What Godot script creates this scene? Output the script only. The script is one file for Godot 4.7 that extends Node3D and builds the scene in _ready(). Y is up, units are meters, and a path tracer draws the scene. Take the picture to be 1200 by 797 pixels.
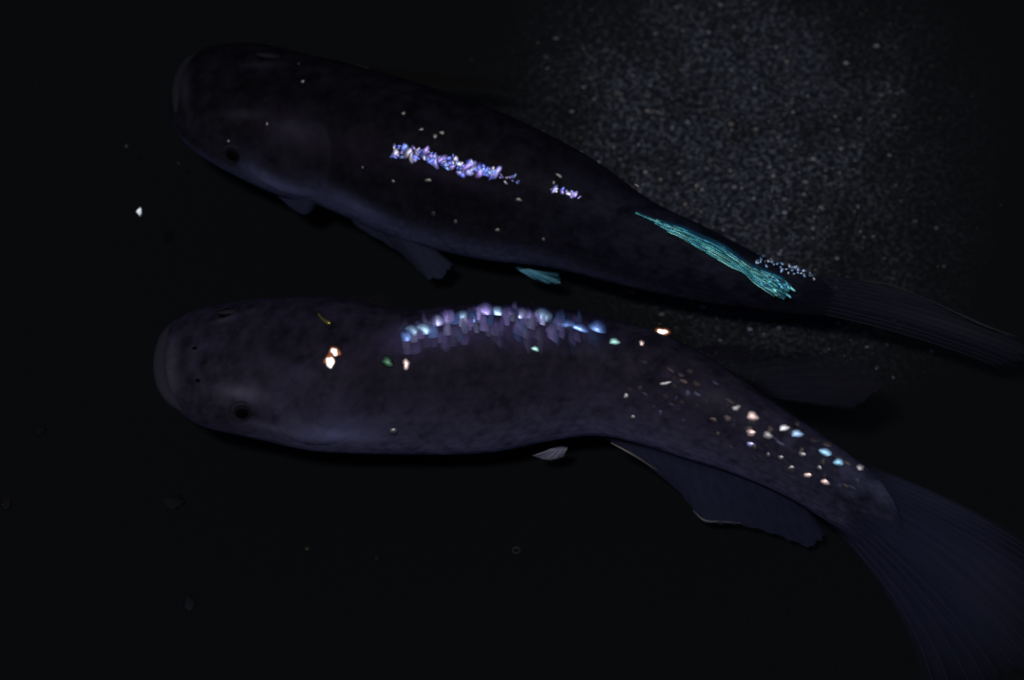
extends Node3D
# Two small dark fish hovering over the black floor of a tub, seen obliquely from above. Real size: one unit is a metre, the longer fish about 4 cm.

const STEP := 4.0e-5                       # metres of the place per unit of the layout drawing
const ELEV := 54.0                         # how steeply the camera looks down
const DIST := 0.45
const MID := Vector3(0, 0.006, 0)
var back := Vector3(0, sin(deg_to_rad(ELEV)), cos(deg_to_rad(ELEV)))
var lift := Vector3(0, cos(deg_to_rad(ELEV)), -sin(deg_to_rad(ELEV)))
var eye_at := MID + back * DIST
var sun_dir := Vector3(-0.10, 0.86, 0.50).normalized()
var half_dir := Vector3.UP
var rng := RandomNumberGenerator.new()
var soft := FastNoiseLite.new()
var taken := {}

func _ready():
	rng.seed = 20417
	# ---- camera, sky, sun, exposure
	var cam := Camera3D.new(); cam.name = "camera"; add_child(cam)
	cam.position = eye_at
	cam.look_at(MID, Vector3.UP)
	cam.fov = rad_to_deg(2.0 * atan(398.5 * STEP / DIST)); cam.near = 0.02; cam.far = 20.0
	cam.current = true
	var glass := CameraAttributesPhysical.new()                       # a close-up lens: the floor falls slightly out of focus
	glass.frustum_focal_length = 12.0 / tan(atan(398.5 * STEP / DIST)); glass.frustum_near = 0.02; glass.frustum_far = 20.0
	glass.frustum_focus_distance = 0.440; glass.exposure_aperture = 100.0
	cam.attributes = glass
	cam.fov = rad_to_deg(2.0 * atan(398.5 * STEP / DIST))
	var env := Environment.new()
	env.background_mode = Environment.BG_SKY
	var sm := ProceduralSkyMaterial.new()
	sm.sky_top_color = Color(0.36, 0.44, 0.66); sm.sky_horizon_color = Color(0.42, 0.46, 0.60)
	sm.ground_bottom_color = Color(0.05, 0.05, 0.06); sm.ground_horizon_color = Color(0.2, 0.2, 0.24)
	var sky := Sky.new(); sky.sky_material = sm
	env.sky = sky
	env.background_energy_multiplier = 0.35
	env.tonemap_mode = Environment.TONE_MAPPER_LINEAR
	env.tonemap_exposure = 0.22
	env.sdfgi_enabled = true; env.ssao_enabled = true; env.ssil_enabled = true
	var we := WorldEnvironment.new(); we.name = "world_environment"; we.environment = env; add_child(we)
	var sun := DirectionalLight3D.new(); sun.name = "sun"; add_child(sun)
	sun.look_at_from_position(sun_dir, Vector3.ZERO, Vector3.RIGHT)
	sun.light_energy = 0.7; sun.light_color = Color(1.0, 0.985, 0.97); sun.light_angular_distance = 3.0; sun.shadow_enabled = true
	half_dir = (sun_dir + back).normalized()

	soft.seed = 11; soft.frequency = 1.0; soft.fractal_octaves = 4
	build_floor()
	build_far_fish()
	build_near_fish()
	build_specks()

# ---------------------------------------------------------------- helpers
func at(px: float, py: float, h: float) -> Vector3:                 # drawing units and a height above the floor (mm) -> a point of the place
	var d := -back * DIST + Vector3.RIGHT * (px - 600.0) * STEP + lift * (398.5 - py) * STEP
	return eye_at + d * ((h * 0.001 - eye_at.y) / d.y)

func seen_at(p: Vector3) -> Vector2:
	var v := p - eye_at
	var k := DIST / (-v.dot(back)) / STEP
	return Vector2(600.0 + v.x * k, 398.5 - v.dot(lift) * k)

func numbered(called: String) -> String:
	var n: int = taken.get(called, 0)
	taken[called] = n + 1
	return called if n == 0 else "%s_%03d" % [called, n]

func thing(called: String, label: String, category: String, where := Vector3.ZERO, group := "") -> Node3D:
	var o := Node3D.new(); o.name = numbered(called); add_child(o)
	o.position = where
	tag(o, label, category, group)
	return o

func tag(o: Node, label: String, category: String, group := "") -> void:
	o.set_meta("label", label); o.set_meta("category", category)
	if group: o.set_meta("group", group)

func put(called: String, mesh: Mesh, mat: Material, parent: Node, label := "") -> MeshInstance3D:
	var o := MeshInstance3D.new(); o.name = called; o.mesh = mesh; o.material_override = mat
	parent.add_child(o, true)
	if label: o.set_meta("label", label)
	return o

func mat(c: Color, rough := 0.5, metal := 0.0, spec := 0.5) -> StandardMaterial3D:   # c is a linear, real-world base colour
	var m := StandardMaterial3D.new()
	m.albedo_color = c.linear_to_srgb(); m.roughness = rough; m.metallic = metal; m.metallic_specular = spec
	return m

func arrays(v: PackedVector3Array, n: PackedVector3Array, idx: PackedInt32Array, col = null, uv = null) -> ArrayMesh:
	var a := []; a.resize(Mesh.ARRAY_MAX)
	a[Mesh.ARRAY_VERTEX] = v; a[Mesh.ARRAY_NORMAL] = n; a[Mesh.ARRAY_INDEX] = idx
	if col != null: a[Mesh.ARRAY_COLOR] = col
	if uv != null: a[Mesh.ARRAY_TEX_UV] = uv
	var m := ArrayMesh.new(); m.add_surface_from_arrays(Mesh.PRIMITIVE_TRIANGLES, a)
	return m

func smooth_normals(v: PackedVector3Array, idx: PackedInt32Array) -> PackedVector3Array:
	var n := PackedVector3Array(); n.resize(v.size())
	for i in range(0, idx.size(), 3):
		var f := (v[idx[i + 2]] - v[idx[i]]).cross(v[idx[i + 1]] - v[idx[i]]) * 1.0e8
		n[idx[i]] += f; n[idx[i + 1]] += f; n[idx[i + 2]] += f
	for i in n.size(): n[i] = n[i].normalized()
	return n

func grid_mesh(rows: int, cols: int, v: PackedVector3Array, wrap: bool, col = null, uv = null) -> ArrayMesh:
	var idx := PackedInt32Array()
	for i in rows - 1:
		for j in (cols if wrap else cols - 1):
			var a := i * cols + j; var b := i * cols + (j + 1) % cols
			var c := a + cols; var d := b + cols
			idx.append_array([a, b, c, b, d, c])
	if wrap: outward(v, idx)
	return arrays(v, smooth_normals(v, idx), idx, col, uv)

func outward(v: PackedVector3Array, idx: PackedInt32Array) -> void:    # turns a closed shape's faces outwards
	var size := 0.0
	for i in range(0, idx.size(), 3):
		size += ((v[idx[i]] - v[0]) * 1000.0).dot(((v[idx[i + 2]] - v[0]) * 1000.0).cross((v[idx[i + 1]] - v[0]) * 1000.0))
	if size < 0.0:
		for i in range(0, idx.size(), 3):
			var k := idx[i + 1]; idx[i + 1] = idx[i + 2]; idx[i + 2] = k

func curve(pts: Array, t: float):                                   # Catmull-Rom through a list of Vector2, Vector3 or numbers, t from 0 to 1
	var f := clampf(t, 0.0, 1.0) * (pts.size() - 1)
	var i := mini(int(f), pts.size() - 2); var k := f - i
	var p1 = pts[i]; var p2 = pts[i + 1]
	var p0 = pts[i - 1] if i > 0 else p1 * 2.0 - p2
	var p3 = pts[i + 2] if i + 2 < pts.size() else p2 * 2.0 - p1
	return (p1 * 2.0 + (p2 - p0) * k + (p0 * 2.0 - p1 * 5.0 + p2 * 4.0 - p3) * k * k + (p1 * 3.0 - p0 - p2 * 3.0 + p3) * k * k * k) * 0.5

func tube(path: Array, radii: Array, sides := 7, flat := 1.0) -> ArrayMesh:      # path: world points; radii in drawing units
	var rows := maxi(path.size() * 3, 8)
	var v := PackedVector3Array()
	for i in rows + 2:
		var t := clampf((i - 1.0) / (rows - 1.0), 0.0, 1.0)
		var p: Vector3 = curve(path, t)
		var q: Vector3 = curve(path, minf(t + 0.02, 1.0)) - curve(path, maxf(t - 0.02, 0.0))
		q = q.normalized()
		var side := q.cross(Vector3.UP).normalized(); var up := side.cross(q)
		var r: float = 0.0001 if i == 0 or i == rows + 1 else curve(radii, t)
		for j in sides:
			var a := TAU * j / sides
			v.append(p + (side * cos(a) + up * sin(a) * flat) * r * STEP)
	return grid_mesh(rows + 2, sides, v, true)

func oval(rx: float, ry: float, rz: float, rough := 0.0, rings := 9, around := 14, sd := 1) -> ArrayMesh:   # an egg of the given half sizes (drawing units), y up
	var v := PackedVector3Array()
	for i in rings:
		var b := PI * i / (rings - 1.0)
		for j in around:
			var a := TAU * j / around
			var d := Vector3(cos(a) * sin(b), cos(b), sin(a) * sin(b))
			var k := 1.0 + rough * soft.get_noise_3d(d.x * 1.3 + sd * 7.1, d.y * 1.3, d.z * 1.3)
			v.append(Vector3(d.x * rx, d.y * ry, d.z * rz) * STEP * k)
	return grid_mesh(rings, around, v, true)

# ---------------------------------------------------------------- the tub's floor
func painted_light(px: float, py: float) -> float:                            # how strongly the painted pool of light shows on the floor
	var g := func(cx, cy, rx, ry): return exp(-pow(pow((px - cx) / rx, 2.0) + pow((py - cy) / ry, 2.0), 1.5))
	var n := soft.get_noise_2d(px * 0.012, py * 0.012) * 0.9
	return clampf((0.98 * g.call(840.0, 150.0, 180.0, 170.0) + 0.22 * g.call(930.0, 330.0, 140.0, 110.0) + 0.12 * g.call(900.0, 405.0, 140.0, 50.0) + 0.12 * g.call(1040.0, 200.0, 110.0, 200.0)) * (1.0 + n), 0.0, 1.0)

func build_floor() -> void:
	var size := 1400
	var span := 0.070
	var worm := FastNoiseLite.new(); worm.seed = 5; worm.noise_type = FastNoiseLite.TYPE_SIMPLEX_SMOOTH; worm.frequency = 0.06; worm.fractal_type = FastNoiseLite.FRACTAL_RIDGED; worm.fractal_octaves = 3
	var fine := FastNoiseLite.new(); fine.seed = 8; fine.frequency = 0.28; fine.fractal_octaves = 2
	var clod := FastNoiseLite.new(); clod.seed = 21; clod.noise_type = FastNoiseLite.TYPE_CELLULAR; clod.frequency = 0.10; clod.cellular_return_type = FastNoiseLite.RETURN_DISTANCE2_DIV; clod.fractal_type = FastNoiseLite.FRACTAL_NONE; clod.domain_warp_enabled = true; clod.domain_warp_amplitude = 14.0; clod.domain_warp_frequency = 0.05
	var cover := FastNoiseLite.new(); cover.seed = 33; cover.frequency = 0.15; cover.fractal_octaves = 3
	var ci := clod.get_image(size, size, false, false, true).get_data()
	var oi := cover.get_image(size, size, false, false, true).get_data()
	var wi := worm.get_image(size, size, false, false, true).get_data()
	var fi := fine.get_image(size, size, false, false, true).get_data()
	# strength of the light painted into the floor colour, on a coarse lattice
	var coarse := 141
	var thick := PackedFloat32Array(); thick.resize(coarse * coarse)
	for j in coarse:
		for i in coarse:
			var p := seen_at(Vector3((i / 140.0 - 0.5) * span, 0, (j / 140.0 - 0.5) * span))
			thick[j * coarse + i] = painted_light(p.x, p.y)
	var data := PackedByteArray(); data.resize(size * size * 3)
	var relief := PackedByteArray(); relief.resize(size * size)
	var lut := PackedByteArray(); lut.resize(1024)
	for i in 1024:
		lut[i] = int(round(255.0 * Color(i / 1023.0 * 0.25, 0, 0).linear_to_srgb().r))
	var at_ := 0
	for j in size:
		var fy := j * 140.0 / size; var y0 := int(fy); var ky := fy - y0
		for i in size:
			var fx := i * 140.0 / size; var x0 := int(fx); var kx := fx - x0
			var q := y0 * coarse + x0
			var t := lerpf(lerpf(thick[q], thick[q + 1], kx), lerpf(thick[q + coarse], thick[q + coarse + 1], kx), ky)
			var w := wi[at_] / 255.0; var f := fi[at_] / 255.0
			var o := oi[at_] / 255.0; var cl := 1.0 - ci[at_] / 255.0
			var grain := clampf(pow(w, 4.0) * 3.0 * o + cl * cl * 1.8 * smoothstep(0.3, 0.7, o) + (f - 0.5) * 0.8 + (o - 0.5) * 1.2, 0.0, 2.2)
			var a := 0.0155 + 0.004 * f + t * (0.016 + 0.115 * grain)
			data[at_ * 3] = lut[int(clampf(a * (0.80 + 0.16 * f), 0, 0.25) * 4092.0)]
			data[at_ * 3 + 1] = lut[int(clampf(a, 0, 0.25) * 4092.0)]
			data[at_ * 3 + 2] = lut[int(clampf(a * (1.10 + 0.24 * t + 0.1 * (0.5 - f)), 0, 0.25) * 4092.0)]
			relief[at_] = int(clampf(128.0 + (w - 0.5) * 150.0 * (0.15 + t) + (f - 0.5) * 40.0, 0, 255))
			at_ += 1
	var m := mat(Color(1, 1, 1), 0.6, 0.0, 0.25)
	m.albedo_color = Color.WHITE
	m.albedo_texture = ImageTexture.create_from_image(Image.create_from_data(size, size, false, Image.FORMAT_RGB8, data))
	m.texture_repeat = false
	m.heightmap_enabled = true; m.heightmap_scale = 0.006
	m.heightmap_texture = ImageTexture.create_from_image(Image.create_from_data(size, size, false, Image.FORMAT_L8, relief))
	var v := PackedVector3Array(); var uv := PackedVector2Array(); var n := PackedVector3Array()
	for c in [Vector2(-1, -1), Vector2(1, -1), Vector2(1, 1), Vector2(-1, 1)]:
		v.append(Vector3(c.x * 0.6, 0, c.y * 0.6)); n.append(Vector3.UP)
		uv.append(Vector2(c.x, c.y) * 0.6 / span + Vector2(0.5, 0.5))
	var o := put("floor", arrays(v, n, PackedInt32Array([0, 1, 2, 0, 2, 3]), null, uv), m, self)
	o.set_meta("kind", "structure")

	# pale grains added to brighten the painted pool of light
	var g := SurfaceTool.new(); g.begin(Mesh.PRIMITIVE_TRIANGLES)
	var ov := oval(1.0, 0.7, 0.9, 0.5, 4, 5, 3)
	var mm := MultiMesh.new(); mm.transform_format = MultiMesh.TRANSFORM_3D; mm.use_colors = true; mm.mesh = ov
	var places := []; var cols := []
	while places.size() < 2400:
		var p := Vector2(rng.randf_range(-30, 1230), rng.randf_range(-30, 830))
		if rng.randf() > painted_light(p.x, p.y) + 0.0008: continue
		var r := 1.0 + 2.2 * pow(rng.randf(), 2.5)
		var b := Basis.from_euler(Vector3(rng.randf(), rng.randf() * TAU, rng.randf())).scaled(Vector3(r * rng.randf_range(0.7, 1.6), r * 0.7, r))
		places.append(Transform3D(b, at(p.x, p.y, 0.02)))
		var k := (0.06 + 0.6 * pow(rng.randf(), 6.0)) * (0.35 + 0.65 * minf(1.0, painted_light(p.x, p.y) * 2.0))
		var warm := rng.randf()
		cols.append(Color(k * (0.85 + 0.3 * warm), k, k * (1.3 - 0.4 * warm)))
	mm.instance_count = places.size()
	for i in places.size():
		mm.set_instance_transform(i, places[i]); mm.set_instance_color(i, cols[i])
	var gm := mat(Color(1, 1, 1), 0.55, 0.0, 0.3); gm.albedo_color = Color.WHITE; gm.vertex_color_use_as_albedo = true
	var go := MultiMeshInstance3D.new(); go.name = "painted_light"; go.multimesh = mm; go.material_override = gm; add_child(go)
	tag(go, "fine pale grey grains added as a painted pool of light on the dark tub floor beside the upper fish", "painted_light")
	go.set_meta("kind", "stuff")

# ---------------------------------------------------------------- fish: body
# one record per station: centre x, y, half breadth across the drawing, height above the floor (mm), depth over breadth
var skin: Dictionary                                                  # the body last built: points, normals, where they are seen
func make_body(st: Array, paint: Callable, blotches: Array, rows := 330, cols := 124) -> ArrayMesh:
	if scale_height == null: draw_scales()
	var c := []; var half := []; var k := []
	for s in st:
		c.append(at(s[0], s[1], s[3])); half.append(float(s[2])); k.append(float(s[4]))
	# even steps along the spine
	var along := [0.0]
	for i in 400: along.append(along[i] + curve(c, (i + 1) / 400.0).distance_to(curve(c, i / 400.0)))
	var v := PackedVector3Array(); var col := PackedColorArray(); var uv := PackedVector2Array(); var place := PackedFloat32Array()
	var j0 := 0
	for i in rows:
		var e := i / (rows - 1.0)
		e = e + 0.9 * (pow(e, 1.6) - e) if e < 0.0 else e
		var want: float = pow(e, 1.25) * along[400]
		while j0 < 399 and along[j0 + 1] < want: j0 += 1
		var t: float = (j0 + (want - along[j0]) / maxf(along[j0 + 1] - along[j0], 1e-9)) / 400.0
		var p: Vector3 = curve(c, t)
		var T: Vector3 = (curve(c, minf(t + 0.012, 1.0)) - curve(c, maxf(t - 0.012, 0.0))).normalized()
		var N := Vector3.UP.cross(T).normalized(); var V := T.cross(N)
		var t2 := Vector2(T.x, T.dot(lift)).normalized()
		var n3 := Vector3.RIGHT * -t2.y + lift * t2.x
		var kk: float = curve(k, t); var hh: float = maxf(curve(half, t), 0.05)
		var w := hh * STEP * ((eye_at - p).dot(back) / DIST) / sqrt(pow(N.dot(n3), 2.0) + pow(kk * V.dot(n3), 2.0))
		for j in cols:
			var a := TAU * j / cols
			var ca := cos(a); var sa := sin(a)
			var x := signf(ca) * pow(absf(ca), 0.92) * w
			var y := signf(sa) * pow(absf(sa), 0.95) * w * kk
			var q := p + N * x + V * y
			v.append(q); uv.append(Vector2(want / along[400], a / TAU)); place.append(t)
			# the scales show faintly and in patches, not on the head
			var cell := scale_cells.get_pixel(int(fposmod(want / along[400] * 26.0, 1.0) * 64.0), int(fposmod(a / TAU * 17.0, 1.0) * 64.0)).r
			var show: float = smoothstep(0.30, 0.46, t) * (0.12 + 0.35 * clampf(soft.get_noise_3dv(q * 500.0) + 0.25, 0.0, 1.0))
			col.append((paint.call(t, a, q) as Color) * (1.0 + show * (smoothstep(0.1, 0.75, cell) - 0.7)))
	var idx := PackedInt32Array()
	for i in rows - 1:
		for j in cols:
			var a := i * cols + j; var b := i * cols + (j + 1) % cols
			idx.append_array([a, b, a + cols, b, b + cols, a + cols])
	outward(v, idx)
	var nn := smooth_normals(v, idx)
	# a seam column so that the scale relief closes
	var seen := PackedVector2Array()
	for q in v: seen.append(seen_at(q))
	skin = {"v": v, "n": nn, "seen": seen, "cols": cols, "rows": rows, "t": place}
	# pigment blotches: x, y, reach along and across, turn, colour, strength
	for b in blotches:
		var s := on_skin(b[0], b[1])
		var f := lay(s[0], s[1], Vector2.from_angle(b[4]), b[2] * STEP, b[3] * STEP)
		f.basis.y = s[1] * maxf(b[2], b[3]) * STEP
		var inv := f.affine_inverse()
		for i in v.size():
			var q := inv * v[i]
			var r := q.length_squared()
			if r < 5.0:
				var g: float = exp(-r) * b[6] * (1.0 + 0.5 * soft.get_noise_3dv(v[i] * 1800.0))
				col[i] = col[i].lerp(b[5], clampf(g, 0.0, 1.0))
	skin.col = col
	return arrays(v, nn, idx, col, uv)

func shell(px: float, py: float, half_rows: int, half_cols: int, tint: Color, thick: float) -> ArrayMesh:   # a rounded plate lying on the body last built
	var o: Array = on_skin(px, py)
	var centre: int = o[2]
	var i0: int = centre / skin.cols; var j0: int = centre % skin.cols
	var v := PackedVector3Array(); var c := PackedColorArray()
	for i in range(-half_rows, half_rows + 1):
		for j in range(-half_cols, half_cols + 1):
			var k: int = clampi(i0 + i, 0, skin.rows - 1) * skin.cols + posmod(j0 + j, skin.cols)
			var x := float(i) / half_rows; var y := float(j) / half_cols
			var r := x * x + y * y - 0.25 * x * absf(y)
			v.append(skin.v[k] + skin.n[k] * STEP * thick * (1.0 - r * r * 1.3 if r < 1.0 else -1.0))
			c.append((skin.col[k] as Color) * tint)
	var idx := PackedInt32Array(); var cols := 2 * half_cols + 1
	for i in 2 * half_rows:
		for j in 2 * half_cols:
			var a := i * cols + j
			idx.append_array([a, a + 1, a + cols, a + 1, a + cols + 1, a + cols])
	var n := smooth_normals(v, idx)
	if n[n.size() / 2].dot(skin.n[centre]) < 0.0:
		for i in range(0, idx.size(), 3):
			var k := idx[i + 1]; idx[i + 1] = idx[i + 2]; idx[i + 2] = k
		n = smooth_normals(v, idx)
	return arrays(v, n, idx, c)

func on_skin(px: float, py: float) -> Array:                          # the point and normal of the body last built that is seen at a place
	var best := 1e9; var b := 0
	var s: PackedVector2Array = skin.seen; var n: PackedVector3Array = skin.n
	for i in s.size():
		var d := absf(s[i].x - px) + absf(s[i].y - py)
		if d < best and n[i].dot(back) > 0.05:
			best = d; b = i
	var p: Vector3 = skin.v[b]; var nb: Vector3 = n[b]
	# slide along the tangent plane to the exact place
	var o := seen_at(p)
	var move := Vector3.RIGHT * (px - o.x) * STEP + lift * (o.y - py) * STEP
	move -= back * (move.dot(nb) / nb.dot(back)) if nb.dot(back) > 0.25 else Vector3.ZERO
	return [p + move, nb, b]

var scale_height: ImageTexture
var scale_cells: Image
func skin_material(rough: float, spec: float) -> StandardMaterial3D:
	if scale_height == null: draw_scales()
	var m := mat(Color(1, 1, 1), rough, 0.0, spec)
	m.albedo_color = Color.WHITE; m.vertex_color_use_as_albedo = true
	m.heightmap_enabled = true; m.heightmap_scale = 0.0016; m.heightmap_texture = scale_height
	m.uv1_scale = Vector3(26, 17, 1)
	return m

func draw_scales() -> void:
		var im := Image.create(64, 64, false, Image.FORMAT_L8)
		for y in 64:
			for x in 64:
				var best := 0.0
				for oy in range(-1, 3):
					for ox in range(-2, 3):
						var cx := ox * 32.0 * 2.0 * 0.5 + (16.0 if oy % 2 != 0 else 0.0) * 2.0 * 0.5
						var d := Vector2((x - cx - 16.0) / 20.0, (y - oy * 32.0 - 16.0) / 20.0)
						if d.length() < 1.0: best = maxf(best, (1.0 - d.length_squared()) * 0.6 + 0.4 * clampf(0.5 + d.x * 0.5, 0, 1))
				im.set_pixel(x, y, Color(best, best, best))
		scale_height = ImageTexture.create_from_image(im)
		scale_cells = im

# ---------------------------------------------------------------- fish: scales and fins
var metals := {}
func metal(c: Color, rough: float) -> StandardMaterial3D:
	var key := "%s %.2f" % [c.to_html(), rough]
	if not metals.has(key):
		var m := mat(c, rough, 1.0)
		m.vertex_color_use_as_albedo = true; m.transparency = BaseMaterial3D.TRANSPARENCY_ALPHA
		metals[key] = m
	return metals[key]

var scale_shapes := []
func scale_shape(n: int) -> ArrayMesh:                                # a thin domed scale with an uneven rim, radius 1, its outward side +y
	if scale_shapes.is_empty():
		for k in 5:
			var v := PackedVector3Array(); var c := PackedColorArray()
			var around := 18
			for ring in 6:
				var r: float = [0.0, 0.35, 0.65, 0.9, 1.2, 1.1][ring]
				var y: float = [0.16, 0.14, 0.10, 0.05, -0.02, -0.10][ring]
				for j in around:
					var a := TAU * j / around
					var q := r * (1.0 + r * (0.09 * sin(2.0 * a + k * 1.7) + 0.07 * sin(3.0 * a + k * 2.9) + 0.04 * sin(5.0 * a + k)))
					v.append(Vector3(cos(a) * q, y, sin(a) * q) * STEP)
					c.append(Color(1, 1, 1, [1.0, 1.0, 0.85, 0.5, 0.0, 0.0][ring]))      # the shine thins out towards the rim
			scale_shapes.append(grid_mesh(6, around, v, true, c))
	return scale_shapes[n % 5]

func lay(p: Vector3, normal: Vector3, along: Vector2, rx: float, rz: float, dome := 1.0) -> Transform3D:
	var ax := (Vector3.RIGHT * along.x - lift * along.y)
	ax = (ax - normal * ax.dot(normal)).normalized()
	var az := ax.cross(normal).normalized()
	return Transform3D(Basis(ax * rx, normal * minf(rx, rz) * dome, az * rz), p)

func add_scale(fish: Node, px: float, py: float, rx: float, rz: float, c: Color, face := 0.8, rough := 0.38, turn := 0.0, label := "", dome := 1.0) -> MeshInstance3D:
	var s := on_skin(px, py)
	var n: Vector3 = s[1]
	n = n.slerp(half_dir, face).normalized()
	var o := put("scale", scale_shape(rng.randi() % 5), metal(c, rough), fish, label)
	o.transform = lay(s[0] + s[1] * STEP * 1.2, n, Vector2.from_angle(turn), rx, rz, dome)
	return o

func fin(fish: Node, called: String, base: Array, edge: Array, m: Material, ray_m: Material, rays := 12, ray_r := 0.9, cols := 60, label := "", mid := [], fade := 0.6) -> MeshInstance3D:
	var rows := 14
	var top := PackedVector3Array(); var low := PackedVector3Array()
	var b0: Vector3 = curve(base, 0.5); var e0: Vector3 = curve(edge, 0.5)
	var across: Vector3 = (curve(base, 1.0) - curve(base, 0.0)).normalized()
	var nrm := (e0 - b0).cross(across).normalized()
	if nrm.dot(back) < 0: nrm = -nrm
	var pt := func(u: float, f: float) -> Vector3:
		var a: Vector3 = curve(base, u); var b: Vector3 = curve(edge, u)
		var q: Vector3 = a.lerp(b, f)
		if mid: q += (curve(mid, u) - a.lerp(b, 0.5)) * 4.0 * f * (1.0 - f)
		return q + nrm * STEP * (sin(u * 9.0 + f * 2.0) * 2.2 * f)
	for i in rows:
		var f := i / (rows - 1.0)
		for j in cols:
			var u := j / (cols - 1.0)
			var fray := 1.0 - (0.03 + 0.05 * soft.get_noise_2d(u * 14.0, 3.0)) * f * absf(sin(u * rays * PI)) + 0.05 * f * soft.get_noise_2d(u * 5.0, 9.0)
			var q: Vector3 = pt.call(u, f * fray)
			var ridge := absf(cos(u * rays * PI)) * 0.8 * (1.0 - 0.5 * f)
			var th := (0.5 + 0.5 * (1.0 - f)) * minf(1.0, 12.0 * minf(u, 1.0 - u) + 0.15)
			top.append(q + nrm * STEP * (th * 0.5 + ridge)); low.append(q - nrm * STEP * th * 0.5)
	# closed sheet: each row goes out along the upper side and back along the lower side
	var v := PackedVector3Array(); var tone := PackedColorArray()
	for i in rows:
		for j in cols: v.append(top[i * cols + j])
		for j in cols: v.append(low[i * cols + cols - 1 - j])
		for j in cols * 2:
			var k := 1.0 + 0.5 * soft.get_noise_2d(j * 0.35, i * 0.25 + 5.0)
			tone.append(Color(k, k, k, (1.0 - fade * pow(i / (rows - 1.0), 1.5)) * smoothstep(-0.02, 0.22, i / (rows - 1.0)) * smoothstep(-0.03, 0.07, minf((j if j < cols else 2 * cols - 1 - j) / (cols - 1.0), 1.0 - (j if j < cols else 2 * cols - 1 - j) / (cols - 1.0)))))
	m.vertex_color_use_as_albedo = true
	var o := put(called, grid_mesh(rows, cols * 2, v, true, tone), m, fish, label)
	for k in rays:
		var u := (k + 0.5 + rng.randf_range(-0.22, 0.22)) / rays
		var path := []
		for i in 5: path.append(pt.call(u, 0.16 + 0.80 * i / 4.0) + nrm * STEP * 0.7)
		put("fin_ray", tube(path, [ray_r, ray_r * 0.8, ray_r * 0.45], 5), ray_m, o)
	return o

func fin_material(c: Color, alpha: float, rough := 0.5) -> StandardMaterial3D:
	var m := mat(c, rough, 0.0, 0.3)
	m.albedo_color.a = alpha; m.transparency = BaseMaterial3D.TRANSPARENCY_ALPHA
	return m

func glossy_web(c: Color) -> StandardMaterial3D:
	var m := fin_material(c, 0.95, 0.42); m.metallic = 0.8
	return m

func pts(list: Array) -> Array:                                        # [x, y, height] triples -> points
	var out := []
	for p in list: out.append(at(p[0], p[1], p[2]))
	return out

func add_eye(fish: Node, px: float, py: float, r: float, lit: Color, out_dir: Vector3) -> void:
	var s := on_skin(px, py)
	var e := Node3D.new(); e.name = "eye"; fish.add_child(e, true)
	var n: Vector3 = (s[1] * 0.5 + out_dir).normalized()
	e.transform = Transform3D(Basis.IDENTITY, s[0] - n * r * STEP * 0.76)
	put("eyeball", oval(r, r, r, 0.0, 12, 18), mat(Color(0.006, 0.006, 0.008), 0.3, 0.0, 0.2), e)
	var ax := n.cross(Vector3.UP).normalized(); var ay := n.cross(ax)
	for k in 2:
		var path := []
		for i in 15:
			var a := TAU * i / 14.0
			path.append((n * [0.80, 0.62][k] + (ax * cos(a) + ay * sin(a)) * [0.60, 0.86][k]) * r * STEP)
		if k == 0: put("iris", tube(path, [r * 0.10, r * 0.13, r * 0.10], 6), mat(lit, 0.7, 0.0, 0.15), e)
		else: put("eyelid", tube(path, [r * 0.26, r * 0.2, r * 0.16, r * 0.2, r * 0.26], 8), mat(lit * 1.9, 0.7, 0.0, 0.15), e)

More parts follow.
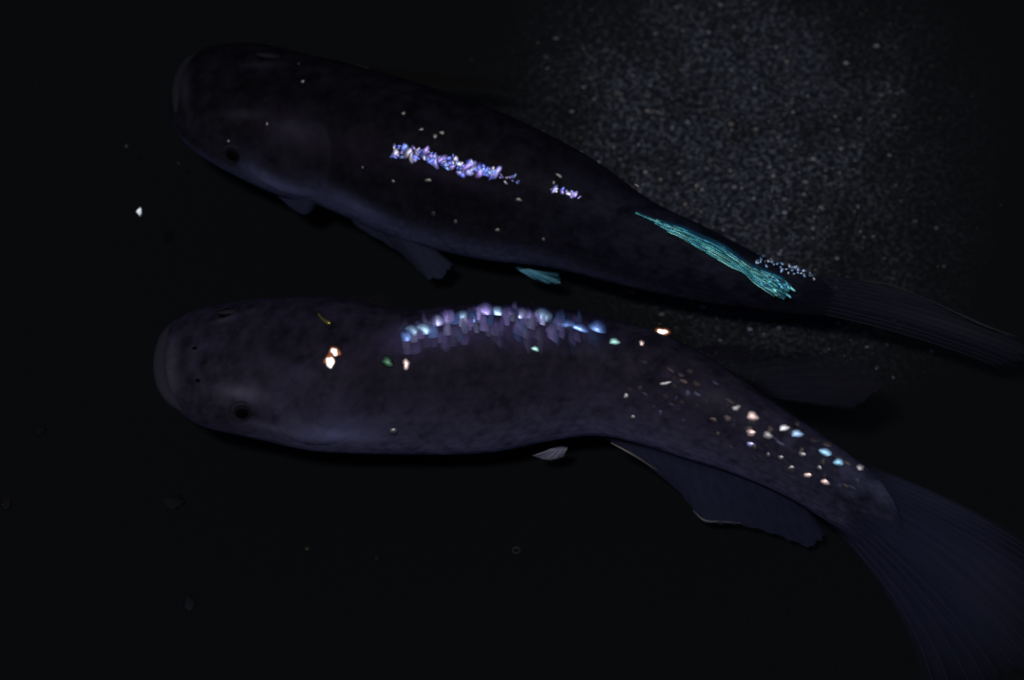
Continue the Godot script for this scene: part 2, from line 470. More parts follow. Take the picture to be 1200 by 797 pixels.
# ---------------------------------------------------------------- the lower, nearer fish
func build_near_fish() -> void:
	var root := thing("fish", "", "fish", at(600, 445, 0))
	tag(root, "lower dark fish with violet-blue shining back scales and two bright dots behind its head", "fish", "two dark fish side by side")
	var fish := Node3D.new()                                           # parts are laid out in the place, then hung on the root
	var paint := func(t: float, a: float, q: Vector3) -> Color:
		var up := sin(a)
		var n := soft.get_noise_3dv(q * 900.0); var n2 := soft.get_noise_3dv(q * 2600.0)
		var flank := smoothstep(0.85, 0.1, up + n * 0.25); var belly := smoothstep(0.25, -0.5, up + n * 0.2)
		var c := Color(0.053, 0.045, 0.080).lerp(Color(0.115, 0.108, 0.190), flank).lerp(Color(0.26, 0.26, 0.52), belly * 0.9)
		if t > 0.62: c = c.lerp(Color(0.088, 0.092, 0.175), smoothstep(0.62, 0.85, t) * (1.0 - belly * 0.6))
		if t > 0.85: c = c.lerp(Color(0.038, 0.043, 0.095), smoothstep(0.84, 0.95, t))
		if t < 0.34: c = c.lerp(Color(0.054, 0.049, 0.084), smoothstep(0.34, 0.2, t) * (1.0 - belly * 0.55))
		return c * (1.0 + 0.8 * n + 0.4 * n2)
	var h := 8.0
	var st := [[185, 427, 2, h, 0.5], [189, 427, 32, h, 0.5], [199, 427, 48, h, 0.52], [228, 427, 65, h, 0.6], [265, 430, 75, h, 0.68], [310, 432, 82, h, 0.78], [380, 438, 90, h, 0.95],
		[460, 447, 84, h, 1.15], [560, 444, 86, h, 1.3], [640, 438, 78, h, 1.35], [705, 442, 68, h, 1.4], [762, 456, 64, h, 1.45], [826, 483, 57, 7.9, 1.5], [890, 516, 46, 7.7, 1.6], [945, 547, 41, 7.5, 1.7],
		[1000, 584, 38, 7.2, 2.6], [1026, 603, 33, 7.0, 4.5], [1046, 617, 22, 6.9, 7.0], [1056, 625, 11, 6.9, 9.0], [1061, 629, 1, 6.9, 9.0]]
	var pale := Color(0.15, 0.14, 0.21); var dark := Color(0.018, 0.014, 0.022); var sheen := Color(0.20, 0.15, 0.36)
	var spots := [[285, 461, 24, 9, 0.1, Color(0.20, 0.19, 0.28), 0.9], [264, 374, 14, 4, -0.2, pale, 0.7], [320, 425, 34, 12, 0.35, Color(0.085, 0.085, 0.14), 0.6], [362, 480, 20, 30, 0.1, dark, 0.35], [345, 400, 60, 20, 0.0, dark, 0.4],
		[200, 430, 9, 34, 0.0, pale, 0.7], [350, 498, 14, 18, 0.2, pale, 0.5], [402, 510, 44, 15, 0.1, Color(0.36, 0.38, 0.72), 0.85], [430, 495, 40, 14, 0.0, Color(0.18, 0.17, 0.32), 0.6], [335, 506, 30, 7, 0.2, Color(0.26, 0.26, 0.46), 0.7], [287, 484, 22, 7, 0.15, dark, 0.9], [430, 452, 24, 40, 0.1, dark, 0.4],
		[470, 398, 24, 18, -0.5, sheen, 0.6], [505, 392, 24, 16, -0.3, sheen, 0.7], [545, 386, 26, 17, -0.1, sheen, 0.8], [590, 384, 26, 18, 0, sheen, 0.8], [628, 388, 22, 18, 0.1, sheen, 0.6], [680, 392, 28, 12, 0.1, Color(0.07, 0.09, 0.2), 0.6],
		[545, 440, 70, 22, -0.1, dark, 0.35], [600, 470, 60, 20, -0.1, dark, 0.25], [760, 400, 22, 10, 0.3, dark, 0.6], [770, 385, 24, 10, 0.4, pale, 0.4], [1036, 606, 16, 12, 0.6, Color(0.13, 0.15, 0.19), 0.2], [840, 470, 30, 12, 0.5, pale, 0.3], [1000, 590, 22, 10, 0.6, dark, 0.3]]
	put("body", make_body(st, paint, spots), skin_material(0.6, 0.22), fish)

	# jaw, eyes, gill cover
	var lip := mat(Color(0.072, 0.066, 0.098), 0.65, 0.0, 0.15)
	put("lower_jaw", tube(pts([[204, 380, 8.6], [193, 396, 8.8], [188, 424, 8.8], [192, 450, 8.6], [205, 470, 8.2], [232, 489, 7.4]]), [3, 7, 9, 9.5, 8, 4], 10, 0.8), lip, fish, "paler curved lower lip")
	add_eye(fish, 284, 484, 14.0, Color(0.030, 0.027, 0.042), Vector3(0, 0.25, 1.0).normalized())
	add_eye(fish, 266, 364, 12.0, Color(0.03, 0.03, 0.04), Vector3(0, 0.5, -1.0).normalized())
	for p in [[228, 408], [232, 446]]:
		var s := on_skin(p[0], p[1])
		var o := put("nostril", oval(1, 0.3, 1, 0.3, 6, 10, int(p[0])), mat(Color(0.01, 0.01, 0.012), 0.7, 0.0, 0.1), fish)
		o.transform = lay(s[0], s[1], Vector2(1, 0.2), 3.6, 2.4)
	put("gill_cover", shell(366, 478, 24, 15, Color(1.25, 1.25, 1.3), 4.0), skin_material(0.6, 0.22), fish)

	# fins
	var web := fin_material(Color(0.060, 0.068, 0.150), 0.62)
	var bone := mat(Color(0.052, 0.055, 0.100), 0.6, 0.0, 0.15)
	fin(fish, "tail_fin", pts([[1010, 541, 10.6], [1004, 566, 9.4], [988, 590, 7.8], [962, 604, 5.9]]),
		pts([[1215, 640, 9.0], [1232, 690, 7.0], [1222, 760, 5.2], [1170, 800, 3.6], [1082, 812, 1.6]]), web, bone, 16, 0.7, 80, "", pts([[1130, 592, 8.8], [1134, 634, 7.4], [1106, 690, 5.4], [1047, 710, 3.4]]), 0.95)
	fin(fish, "dorsal_fin", pts([[808, 408, 10.6], [840, 426, 10.5], [872, 445, 10.3], [903, 466, 10.0]]),
		pts([[838, 401, 12.6], [920, 412, 13.6], [1000, 420, 13.8], [1036, 446, 13.0], [1000, 482, 11.4]]), fin_material(Color(0.046, 0.046, 0.078), 0.6), mat(Color(0.036, 0.037, 0.062), 0.6, 0.0, 0.15), 9, 0.6)
	fin(fish, "anal_fin", pts([[706, 512, 5.6], [770, 525, 5.4], [831, 541, 5.3], [891, 557, 5.2], [938, 580, 5.2]]),
		pts([[742, 531, 4.9], [790, 572, 3.9], [828, 611, 3.0], [880, 617, 2.6], [945, 640, 2.2], [969, 628, 2.6]]), web, bone, 15, 0.6, 80, "", [], 0.3)
	put("leading_ray", tube(pts([[716, 519, 5.5], [742, 533, 5.2], [770, 551, 4.6]]), [0.8, 1.6, 0.5], 6), mat(Color(0.30, 0.27, 0.28), 0.4, 0.4), fish, "pale front edge of the anal fin")
	put("fin_tip", tube(pts([[812, 598, 3.2], [826, 610, 3.0], [845, 611, 2.9], [868, 613, 2.8]]), [0.6, 1.8, 1.6, 0.5], 6), mat(Color(0.20, 0.20, 0.25), 0.45, 0.3), fish, "pale worn tip of the anal fin")
	fin(fish, "pelvic_fin", pts([[652, 524, 4.3], [658, 523, 4.3], [666, 524, 4.3]]), pts([[622, 534, 4.0], [641, 539, 3.9], [660, 536, 4.0]]), fin_material(Color(0.42, 0.42, 0.60), 0.8), mat(Color(0.46, 0.46, 0.64), 0.4, 0.5), 5, 0.8, 24)
	fin(fish, "pectoral_fin", pts([[398, 372, 9.0], [410, 368, 9.0], [420, 368, 9.0]]), pts([[412, 346, 8.4], [440, 344, 8.0], [468, 356, 7.8]]), fin_material(Color(0.04, 0.036, 0.045), 0.45), mat(Color(0.05, 0.045, 0.055), 0.5), 7, 0.7, 30)

	# the shining scales: x, y, half sizes, colour, how squarely they face the light
	var blue := Color(0.22, 0.38, 0.95); var ice := Color(0.42, 0.66, 1.0); var lav := Color(0.52, 0.55, 1.0); var vio := Color(0.42, 0.36, 0.90)
	var rose := Color(0.95, 0.72, 0.70); var teal := Color(0.40, 0.75, 0.72); var grey := Color(0.34, 0.33, 0.36)
	var row := [[484, 391, 9, 7, ice, 0.97], [477, 396, 6, 8, blue, 0.9], [498, 389, 10, 7, ice, 1.0], [511, 380, 9, 7, lav, 0.98], [526, 376, 10, 9, vio, 0.95], [543, 372, 9, 6, ice, 0.94], [554, 375, 8, 8, blue, 0.86],
		[569, 367, 10, 9, vio, 0.97], [584, 368, 9, 6, ice, 0.97], [596, 371, 8, 8, vio, 0.9], [608, 371, 10, 7, lav, 0.92], [619, 372, 8, 7, vio, 0.96], [636, 374, 10, 9, ice, 0.96], [660, 380, 10, 6, blue, 0.86], [678, 385, 11, 4, blue, 0.93], [700, 386, 9, 8, blue, 0.93],
		[720, 401, 7, 5, teal, 0.97], [752, 403, 4, 4, rose, 0.95], [734, 463, 4, 4, grey, 0.95], [780, 449, 7, 3, grey, 0.9], [742, 488, 4, 4, grey, 0.8], [476, 427, 4, 5, rose, 0.95], [454, 424, 6, 5, Color(0.06, 0.14, 0.09), 0.88], [627, 409, 4, 3, teal, 0.97], [461, 504, 4, 4, grey, 0.8],
		[863, 478, 6, 5, grey, 0.85], [882, 488, 8, 7, rose, 1.0], [880, 507, 7, 5, rose, 0.72], [880, 520, 5, 4, lav, 0.85], [900, 510, 7, 6, grey, 0.85], [919, 502, 7, 5, Color(0.85, 0.85, 0.92), 0.95], [934, 509, 8, 6, ice, 0.99], [968, 531, 9, 6, Color(0.36, 0.66, 0.95), 0.99], [983, 542, 7, 6, Color(0.33, 0.66, 0.92), 0.97],
		[1008, 549, 6, 5, grey, 0.95], [948, 556, 6, 4, rose, 0.92], [968, 564, 6, 5, rose, 0.95], [928, 547, 4, 3, grey, 0.9], [915, 536, 4, 4, grey, 0.7], [960, 548, 4, 4, grey, 0.6], [940, 532, 5, 4, grey, 0.6], [900, 533, 4, 4, grey, 0.6]]
	for r in row: add_scale(fish, r[0], r[1], r[2] * (1.25 if r[0] < 710 else 0.9), r[3] * (1.3 if r[0] < 710 else 0.9), r[4], r[5], 0.32 if r[0] < 710 else 0.38, rng.randf_range(-0.4, 0.4))
	# dimmer scales that hang below the bright row, their colour running down the flank
	for k in 130:
		var x := 462.0 + 2.05 * k + rng.randf_range(-3, 3)
		var low := pow(rng.randf(), 1.3)
		var y := 372.0 + pow((x - 590.0) / 130.0, 2.0) * 16.0 + 30.0 * low
		var c: Color = [vio, vio, lav, blue, lav][rng.randi() % 5] if x < 650.0 else [blue, blue, vio][rng.randi() % 3]
		c = c * rng.randf_range(0.45, 1.4) * (1.0 - 0.76 * low) * smoothstep(452.0, 492.0, x) * smoothstep(735.0, 660.0, x) * (0.6 if x > 650.0 else 1.0)
		var o := add_scale(fish, x, y, rng.randf_range(3.5, 6.5), rng.randf_range(8, 16), c, rng.randf_range(0.5, 0.85), 0.46, rng.randf_range(-0.15, 0.15), "", 0.35)
		o.position -= back * STEP * 0.5
	# dim flecks scattered from mid body to the tail root
	for k in 90:
		var u := rng.randf()
		var p: Vector2 = curve([Vector2(745, 440), Vector2(820, 465), Vector2(890, 505), Vector2(950, 540), Vector2(1005, 572)], u) + Vector2(0.5, -1.0) * rng.randf_range(-30, 26)
		add_scale(fish, p.x, p.y, rng.randf_range(2.5, 6), rng.randf_range(2, 5), [grey, rose, lav][rng.randi() % 3] * rng.randf_range(0.10, 0.40), rng.randf_range(0.4, 0.85), 0.5, 0.5)
	# glints on head and back: added white discs, their colour fringe painted in copper
	for g in [[387, 425, 5.2, 7.6, -0.1], [392, 413, 4.6, 5.2, -0.5], [776, 390, 6.0, 3.8, 0.1]]:
		add_scale(fish, g[0], g[1], g[2] + 1.8, g[3] + 1.8, Color(0.60, 0.17, 0.05), 0.95, 0.42, g[4], "", 0.5)
		var o := add_scale(fish, g[0], g[1], g[2], g[3], Color(1.0, 0.93, 0.88), 1.0, 0.30, g[4], "small white disc added as a sharp glint", 0.5)
		o.position += half_dir * STEP * 2.2
	var streak := []
	for p in [[373, 368], [378, 374], [384, 378], [388, 379]]: streak.append(on_skin(p[0], p[1])[0] + back * STEP * 1.5)
	put("gill_streak", tube(streak, [1.6, 1.9, 2.7, 1.7], 7), mat(Color(0.80, 0.72, 0.20), 0.4, 0.8), fish, "short yellow streak on the head")
	hang(fish, root)

func hang(fish: Node3D, root: Node3D) -> void:
	for c in fish.get_children():
		fish.remove_child(c)
		c.position -= root.position
		root.add_child(c, true)
	fish.free()

# ---------------------------------------------------------------- the upper, farther fish
func build_far_fish() -> void:
	var root := thing("fish", "", "fish", at(580, 220, 0))
	tag(root, "upper dark fish with a long turquoise streak along its rear back", "fish", "two dark fish side by side")
	var fish := Node3D.new()
	var paint := func(t: float, a: float, q: Vector3) -> Color:
		var up := sin(a)
		var n := soft.get_noise_3dv(q * 900.0 + Vector3(9, 0, 4)); var n2 := soft.get_noise_3dv(q * 2600.0)
		var flank := smoothstep(0.8, 0.0, up + n * 0.25); var belly := smoothstep(0.12, -0.5, up + n * 0.2) * smoothstep(0.9, 0.45, t)
		var c := Color(0.020, 0.018, 0.026).lerp(Color(0.034, 0.031, 0.048), flank).lerp(Color(0.25, 0.28, 0.60), belly * 0.9)
		if t > 0.5: c = c.lerp(Color(0.028, 0.031, 0.056), smoothstep(0.5, 0.7, t) * (1.0 - belly))
		return c * (1.0 + 0.75 * n + 0.4 * n2)
	var h := 8.0
	var st := [[203, 103, 2, h, 0.5], [207, 104, 26, h, 0.5], [217, 106, 44, h, 0.52], [240, 111, 62, h, 0.6], [285, 124, 76, h, 0.72], [349, 147, 83, h, 0.9], [390, 157, 83, h, 1.0], [440, 174, 86, h, 1.12], [500, 196, 88, h, 1.25],
		[582, 221, 83, h, 1.35], [662, 246, 68, h, 1.4], [742, 283, 52, h, 1.45], [820, 310, 42, 7.8, 1.5], [885, 331, 31, 7.6, 1.7], [935, 344, 24, 7.4, 3.0], [962, 350, 21, 7.3, 5.0], [975, 353, 12, 7.3, 7.0], [981, 354, 2, 7.3, 7.0]]
	var pale := Color(0.075, 0.072, 0.10); var dark := Color(0.010, 0.010, 0.012); var plum := Color(0.055, 0.042, 0.070)
	var spots := [[305, 76, 22, 6, 0.25, pale, 0.5], [285, 134, 30, 6, 0.15, pale, 0.6], [342, 150, 18, 9, 0.4, pale, 0.6], [255, 122, 14, 9, 0.0, dark, 0.6], [300, 100, 40, 8, 0.2, dark, 0.5], [275, 183, 20, 9, 0.3, dark, 0.9], [345, 155, 40, 20, 0.3, plum, 0.5], [425, 175, 26, 18, 0.3, plum, 0.4],
		[216, 105, 8, 40, -0.1, pale, 0.6], [360, 110, 50, 12, 0.3, dark, 0.5], [420, 130, 40, 26, 0.3, dark, 0.4], [322, 216, 44, 15, 0.6, Color(0.26, 0.28, 0.56), 0.8], [420, 245, 46, 18, 0.5, Color(0.24, 0.26, 0.55), 0.75], [365, 228, 40, 14, 0.5, Color(0.20, 0.22, 0.45), 0.6], [400, 210, 60, 14, 0.4, dark, 0.4],
		[540, 240, 60, 24, 0.3, dark, 0.4], [520, 205, 70, 8, 0.25, Color(0.06, 0.045, 0.09), 0.6], [700, 200, 60, 14, 0.5, Color(0.022, 0.018, 0.026), 0.7], [860, 288, 60, 8, 0.45, Color(0.012, 0.012, 0.02), 0.7]]
	put("body", make_body(st, paint, spots), skin_material(0.62, 0.2), fish)
	var lip := mat(Color(0.042, 0.040, 0.052), 0.6, 0.0, 0.25)
	put("lower_jaw", tube(pts([[238, 60, 8.5], [217, 76, 8.7], [208, 104, 8.8], [211, 132, 8.5], [230, 154, 8.0]]), [3, 6, 7.5, 6.5, 3], 10, 0.8), lip, fish, "curved lower lip")
	put("upper_jaw", tube(pts([[228, 78, 8.9], [220, 98, 9.0], [219, 122, 8.9], [228, 142, 8.6]]), [1.5, 3.5, 3.5, 1.5], 8, 0.7), lip, fish)
	add_eye(fish, 273, 182, 14.0, Color(0.02, 0.02, 0.028), Vector3(-0.2, 0.25, 1.0).normalized())
	add_eye(fish, 314, 63, 15.0, Color(0.02, 0.02, 0.028), Vector3(0.2, 0.5, -1.0).normalized())
	fin(fish, "gill_flap", pts([[272, 186, 7.0], [310, 204, 7.0], [350, 226, 7.0], [372, 238, 6.8]]), pts([[274, 195, 6.2], [302, 215, 5.8], [330, 233, 5.5], [356, 250, 5.4], [372, 244, 5.8]]), fin_material(Color(0.11, 0.125, 0.25), 0.85), mat(Color(0.10, 0.115, 0.23), 0.6, 0.0, 0.1), 4, 0.5, 40, "blue-grey lower gill edge", [], 0.1)
	put("gill_cover", shell(345, 192, 24, 15, Color(1.3, 1.3, 1.35), 4.0), skin_material(0.62, 0.2), fish)
	var web := fin_material(Color(0.036, 0.040, 0.070), 0.6)
	var bone := mat(Color(0.046, 0.050, 0.082), 0.55, 0.0, 0.3)
	fin(fish, "tail_fin", pts([[936, 320, 9.6], [936, 334, 8.7], [932, 348, 7.8], [924, 360, 6.9]]),
		pts([[1192, 396, 7.2], [1205, 408, 6.6], [1200, 424, 5.8], [1172, 434, 5.0]]), web, bone, 10, 0.6, 60, "", pts([[1060, 340, 8.0], [1068, 358, 7.4], [1064, 376, 6.8], [1056, 392, 6.0]]), 0.5)
	put("leading_ray", tube(pts([[958, 326, 8.4], [1020, 330, 8.3], [1050, 336, 8.2], [1100, 357, 7.9], [1150, 380, 7.5], [1190, 394, 7.2]]), [0.7, 1.3, 1.0, 0.7, 1.4, 0.5], 6), mat(Color(0.055, 0.055, 0.07), 0.5, 0.0, 0.3), fish, "paler upper edge of the tail fin")
	fin(fish, "pectoral_fin", pts([[366, 70, 8.4], [384, 82, 8.6], [400, 92, 8.8]]), pts([[432, 79, 7.6], [540, 88, 6.0], [640, 108, 5.0]]), fin_material(Color(0.026, 0.022, 0.020), 0.4), mat(Color(0.028, 0.024, 0.023), 0.6, 0.0, 0.2), 9, 0.7, 40, "brownish half-clear side fin")
	put("leading_ray", tube(pts([[352, 64, 8.5], [390, 72, 8.2], [432, 80, 7.8]]), [0.8, 2.0, 0.8], 6), mat(Color(0.062, 0.054, 0.066), 0.5), fish)
	fin(fish, "pectoral_fin", pts([[384, 222, 7.6], [425, 232, 7.6], [470, 258, 7.2]]), pts([[418, 264, 5.4], [468, 298, 4.2], [508, 328, 3.4], [532, 312, 4.0]]), fin_material(Color(0.095, 0.11, 0.22), 0.8), mat(Color(0.075, 0.085, 0.16), 0.6, 0.0, 0.15), 8, 0.6, 40, "", [], 0.35)
	fin(fish, "anal_fin", pts([[690, 318, 5.6], [760, 334, 5.6], [830, 346, 5.8], [890, 356, 6.0]]), pts([[740, 341, 4.6], [790, 350, 4.4], [850, 361, 4.6], [915, 366, 5.2]]), fin_material(Color(0.020, 0.021, 0.030), 0.6), mat(Color(0.022, 0.023, 0.032), 0.5), 12, 0.7, 60)
	put("leading_ray", tube(pts([[772, 342, 4.8], [782, 346, 4.6], [792, 349, 4.5]]), [0.5, 1.2, 0.4], 6), mat(Color(0.34, 0.32, 0.32), 0.4, 0.4), fish)
	fin(fish, "pelvic_fin", pts([[603, 313, 5.0], [607, 313, 5.0], [612, 314, 5.0]]), pts([[624, 326, 4.7], [644, 333, 4.53], [657, 331, 4.57], [655, 321, 4.8]]), glossy_web(Color(0.11, 0.38, 0.54)), mat(Color(0.18, 0.52, 0.70), 0.42, 0.8), 6, 1.0, 24, "small teal pelvic fin")

	# the turquoise back fin: a folded bundle of strands that opens into a tuft at its rear
	var mid := [[745, 249, 1.0], [768, 259, 2.5], [784, 266, 4.5], [800, 272, 5.5], [820, 283, 7.5], [843, 295, 8.5], [862, 306, 7.5], [874, 314, 6.0], [888, 323, 9.0], [902, 330, 11.5], [914, 337, 12.5], [924, 343, 11.0]]
	var tq := [Color(0.15, 0.70, 0.74), Color(0.18, 0.80, 0.80), Color(0.15, 0.68, 0.92), Color(0.36, 0.95, 0.93), Color(0.12, 0.60, 0.78)]
	var side := [[], []]
	for i in mid.size():
		var a = mid[maxi(i - 1, 0)]; var b = mid[mini(i + 1, mid.size() - 1)]
		var d := Vector2(b[0] - a[0], b[1] - a[1]).normalized()
		for s in 2:
			var w: float = mid[i][2] * (0.85 if s == 1 else -0.85)
			side[s].append(at(mid[i][0] - d.y * w, mid[i][1] + d.x * w, 10.75 - 0.0225 * (mid[i][1] + d.x * w - 249.0)))
	var root_fin := fin(fish, "dorsal_fin", side[0], side[1], glossy_web(Color(0.13, 0.62, 0.67)), bone, 0, 0.5, 60, "turquoise folded back fin", [], 0.1)
	for k in 21:
		var f := (k - 10.0) / 10.0
		var path := []; var rad := []
		var first := maxi(0, int(absf(f) * 2.4))
		var last := mid.size() - (rng.randi() % 3 if absf(f) < 0.7 else 1 + rng.randi() % 3)
		for i in range(first, last):
			var a = mid[maxi(i - 1, 0)]; var b = mid[mini(i + 1, mid.size() - 1)]
			var d := Vector2(b[0] - a[0], b[1] - a[1]).normalized()
			var w: float = mid[i][2] * f * 0.9 + rng.randf_range(-0.5, 0.5)
			path.append(at(mid[i][0] - d.y * w, mid[i][1] + d.x * w, 10.85 - 0.0225 * (mid[i][1] + d.x * w - 249.0) + rng.randf_range(-0.03, 0.03)))
			rad.append(rng.randf_range(1.8, 3.2) * (0.6 if i < 2 else 1.0))
		var tone: Color = tq[rng.randi() % 5]
		put("fin_ray", tube(path, rad, 8, 0.35), mat(tone, 0.34, 0.9), root_fin)
	for k in 34:                                                       # flecks in the tuft
		var u := 0.60 + 0.40 * rng.randf()
		var q: Vector3 = curve([Vector3(820, 283, 6), Vector3(874, 314, 6), Vector3(902, 330, 10), Vector3(926, 344, 11)], u)
		var w := q.z * rng.randf_range(-0.9, 0.9)
		var o := put("fleck", scale_shape(k), metal([Color(0.12, 0.50, 0.75), Color(0.18, 0.62, 0.62), Color(0.10, 0.42, 0.62)][k % 3], 0.36), root_fin)
		o.transform = lay(at(q.x + w * 0.5, q.y - w * 0.8, 10.95 - 0.0225 * (q.y - w * 0.8 - 249.0) + 0.08 * rng.randf()), half_dir.lerp(Vector3(rng.randf_range(-1, 1), 1, rng.randf_range(-1, 1)).normalized(), 0.25).normalized(), Vector2.from_angle(0.7), rng.randf_range(2.5, 4.5), rng.randf_range(1.0, 1.7))

	# glitter: crumbs of shining skin, too fine to pick apart
	var cool := [Color(0.20, 0.26, 0.95), Color(0.42, 0.42, 1.0), Color(0.78, 0.78, 1.0), Color(0.30, 0.50, 1.0), Color(0.44, 0.34, 0.90)]
	var list := []
	for k in 200:
		var u := pow(rng.randf(), 0.9)
		var q: Vector2 = curve([Vector2(461, 178), Vector2(488, 178), Vector2(511, 186), Vector2(538, 194), Vector2(560, 199), Vector2(582, 203)], u)
		var sp := (11.0 if rng.randf() < 0.75 else 17.0) * (1.0 - 0.35 * u) * (0.75 + 0.5 * soft.get_noise_1d(u * 9.0))
		list.append([q.x + rng.randf_range(-4, 4), q.y + sp * rng.randf_range(-1, 1) * rng.randf_range(0.3, 1), 1.2 + 4.2 * pow(rng.randf(), 1.8), cool[0 if rng.randf() < 0.25 else rng.randi() % 5], rng.randf_range(0.62, 1.0)])
	glitter(fish, list, "blue and lilac glitter along the back")
	list = []
	for k in 16:
		var q: Vector2 = curve([Vector2(648, 222), Vector2(658, 224), Vector2(672, 229), Vector2(684, 233)], rng.randf())
		list.append([q.x, q.y + rng.randf_range(-3, 3), rng.randf_range(1.6, 3.2), cool[rng.randi() % 5], rng.randf_range(0.75, 0.98)])
	for k in 14: list.append([596 + rng.randf_range(-10, 14), 210 + rng.randf_range(-4, 5), rng.randf_range(1.5, 2.5), cool[rng.randi() % 5] * 0.4, rng.randf_range(0.6, 0.85)])
	glitter(fish, list, "small patch of blue glitter behind the first")
	list = []
	for k in 46:
		var u := rng.randf()
		list.append([886 + 68 * u, 303 + 22 * u + rng.randf_range(-6, 6) * (1.0 - 0.5 * u), rng.randf_range(1.0, 2.2), [Color(0.35, 0.50, 0.75), Color(0.65, 0.75, 0.9), Color(0.2, 0.36, 0.65)][k % 3], rng.randf_range(0.7, 0.99)])
	glitter(fish, list, "pale blue glitter at the tail root")
	var dull := Color(0.24, 0.235, 0.22)
	for r in [[473, 133, 3, 3, 0.8], [494, 152, 3.5, 2, 0.95], [518, 156, 4, 3, 1.0], [510, 160, 3, 4, 0.9], [655, 206, 5, 2.5, 0.97], [649, 214, 2, 3, 0.9], [508, 250, 4, 5, 0.55], [534, 259, 3, 4, 0.7], [583, 269, 4, 3, 0.75], [637, 280, 3, 3, 0.7], [608, 234, 5, 3, 0.6], [461, 212, 3, 2, 0.7], [502, 211, 5, 3, 0.7],
		[355, 96, 2.6, 2.6, 0.95], [268, 165, 2.0, 2.0, 0.85], [313, 145, 1.6, 3.0, 0.6], [425, 196, 2.0, 2.2, 0.6], [350, 75, 2, 2, 0.6], [746, 218, 4, 1.5, 0.9]]:
		add_scale(fish, r[0], r[1], r[2] * 0.8, r[3] * 0.8, dull, r[4], 0.42, rng.randf_range(-0.3, 0.6))
	hang(fish, root)

func glitter(fish: Node, list: Array, label: String) -> void:
	var v := PackedVector3Array(); var n := PackedVector3Array(); var c := PackedColorArray(); var idx := PackedInt32Array()
	for g in list:
		var s := on_skin(g[0], g[1])
		var face: Vector3 = (s[1] as Vector3).slerp(half_dir, g[4]).normalized()
		face = (face + Vector3(rng.randf_range(-1, 1), rng.randf_range(-1, 1), rng.randf_range(-1, 1)) * 0.12).normalized()
		var tr := lay(s[0] + s[1] * STEP * 1.0, face, Vector2.from_angle(rng.randf_range(0, TAU)), g[2] * rng.randf_range(0.8, 1.7), g[2] * rng.randf_range(0.6, 1.1))
		var a := scale_shape(rng.randi() % 5).surface_get_arrays(0)
		var first := v.size()
		for i in a[Mesh.ARRAY_VERTEX].size():
			v.append(tr * a[Mesh.ARRAY_VERTEX][i])
			n.append((tr.basis.inverse().transposed() * a[Mesh.ARRAY_NORMAL][i]).normalized())
			c.append(Color(g[3].r, g[3].g, g[3].b, a[Mesh.ARRAY_COLOR][i].a))
		for i in a[Mesh.ARRAY_INDEX]: idx.append(first + i)
	var m := mat(Color(1, 1, 1), 0.37, 1.0); m.albedo_color = Color.WHITE
	m.vertex_color_use_as_albedo = true; m.transparency = BaseMaterial3D.TRANSPARENCY_ALPHA
	var o := put("glitter", arrays(v, n, idx, c), m, fish, label)
	o.set_meta("kind", "stuff")

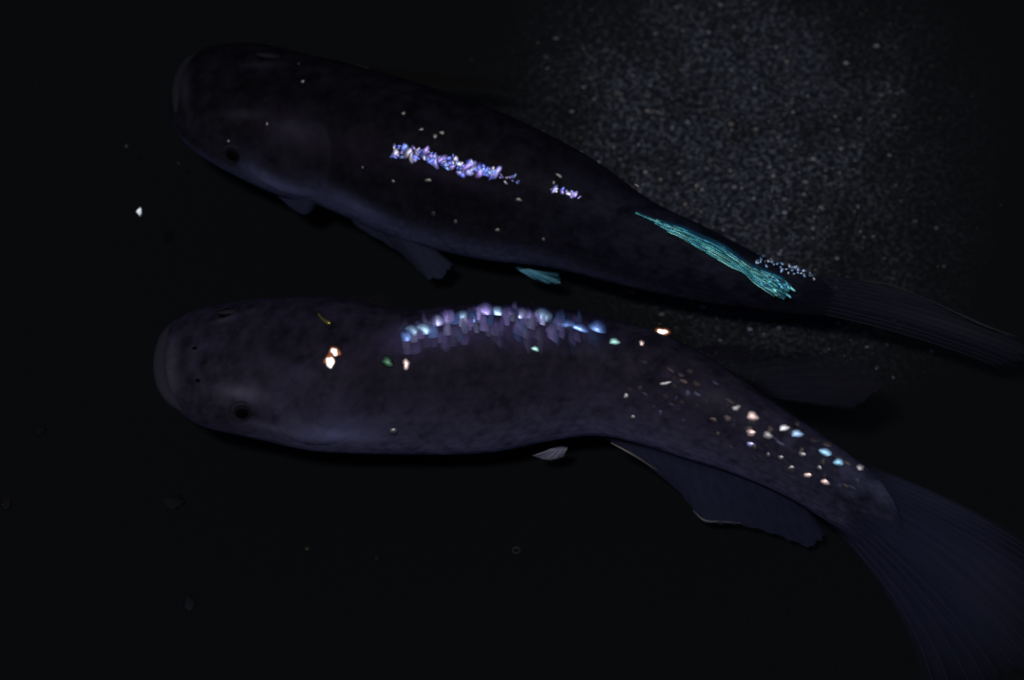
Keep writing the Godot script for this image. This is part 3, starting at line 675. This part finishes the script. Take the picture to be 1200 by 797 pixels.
# ---------------------------------------------------------------- specks adrift in the water and on the floor
func build_specks() -> void:
	var g := "pale specks in the dark water"
	# x, y, height, half sizes, colour, label
	var rows := [
		[163, 248, 9.0, 4.6, 6.6, Color(0.85, 0.92, 1.0), 0.42, "bright white three-cornered speck left of the two fish"],
		[148, 171, 4.0, 1.7, 1.8, Color(0.20, 0.20, 0.20), 0.6, "tiny grey speck above the bright white speck"],
		[209, 191, 3.0, 1.6, 1.5, Color(0.08, 0.08, 0.09), 0.6, "faint speck by the upper fish's lower lip"],
		[360, 643, 0.1, 2.4, 1.8, Color(0.13, 0.10, 0.06), 0.6, "tiny brownish speck on the floor below the lower fish's belly"],
		[442, 653, 0.1, 3.0, 4.0, Color(0.030, 0.030, 0.036), 0.7, "dim grey speck right of the brownish speck"],
		[203, 588, 0.1, 12.0, 8.0, Color(0.021, 0.022, 0.027), 0.9, "soft dim flake on the floor below the lower fish's head"],
		[222, 708, 0.1, 6.0, 8.0, Color(0.028, 0.030, 0.040), 0.8, "dim bluish flake near the bottom of the picture"],
		[8, 589, 0.1, 6.0, 9.0, Color(0.024, 0.022, 0.024), 0.9, "dim flake cut by the left edge of the picture"],
		[46, 504, 0.1, 7.0, 5.0, Color(0.020, 0.020, 0.027), 0.9, "very faint flake left of the lower fish's mouth"]]
	for r in rows:
		var shape: ArrayMesh
		if r[0] == 163: shape = flake()
		else: shape = oval(r[3], minf(r[3], r[4]) * 0.4, r[4] / sin(deg_to_rad(ELEV)), 0.7, 7, 12, int(r[0]))
		var o := put(numbered("floating_speck" if r[2] > 1.0 else "floor_flake"), shape, mat(r[5], r[6], 0.7 if r[0] == 163 else 0.0, 0.3), self)
		o.position = at(r[0], r[1], r[2])
		tag(o, r[7], "speck" if r[2] > 1.0 else "flake", g)
	var ring := []
	for i in 15: ring.append(Vector3(cos(TAU * i / 14.0) * 4.0, 0, sin(TAU * i / 14.0) * 4.0) * STEP)
	var b := put("ring_flake", tube(ring, [1.3, 0.9, 1.5, 1.2], 6), mat(Color(0.06, 0.055, 0.055), 0.6), self)
	b.position = at(605, 645, 0.06)
	tag(b, "tiny dim ring lying on the floor below the lower fish's pelvic fin", "flake", g)

func flake() -> ArrayMesh:                                             # a three-cornered chip, thick in the middle
	var v := PackedVector3Array()
	var rim := [Vector2(1.5, -6.2), Vector2(3.6, -3.0), Vector2(3.8, 2.0), Vector2(2.4, 5.6), Vector2(0.4, 6.2), Vector2(-2.2, 3.2), Vector2(-4.6, 0.6), Vector2(-3.2, -2.4)]
	for ring in 7:
		var r: float = [0.0, 0.6, 0.85, 1.0, 1.0, 0.8, 0.0][ring]
		var y: float = [1.3, 1.25, 1.15, 0.5, -0.5, -1.2, -1.3][ring]
		for p in rim:
			v.append((Vector3.RIGHT * p.x * r - lift * p.y * r + back * y) * STEP)
	return grid_mesh(7, 8, v, true)
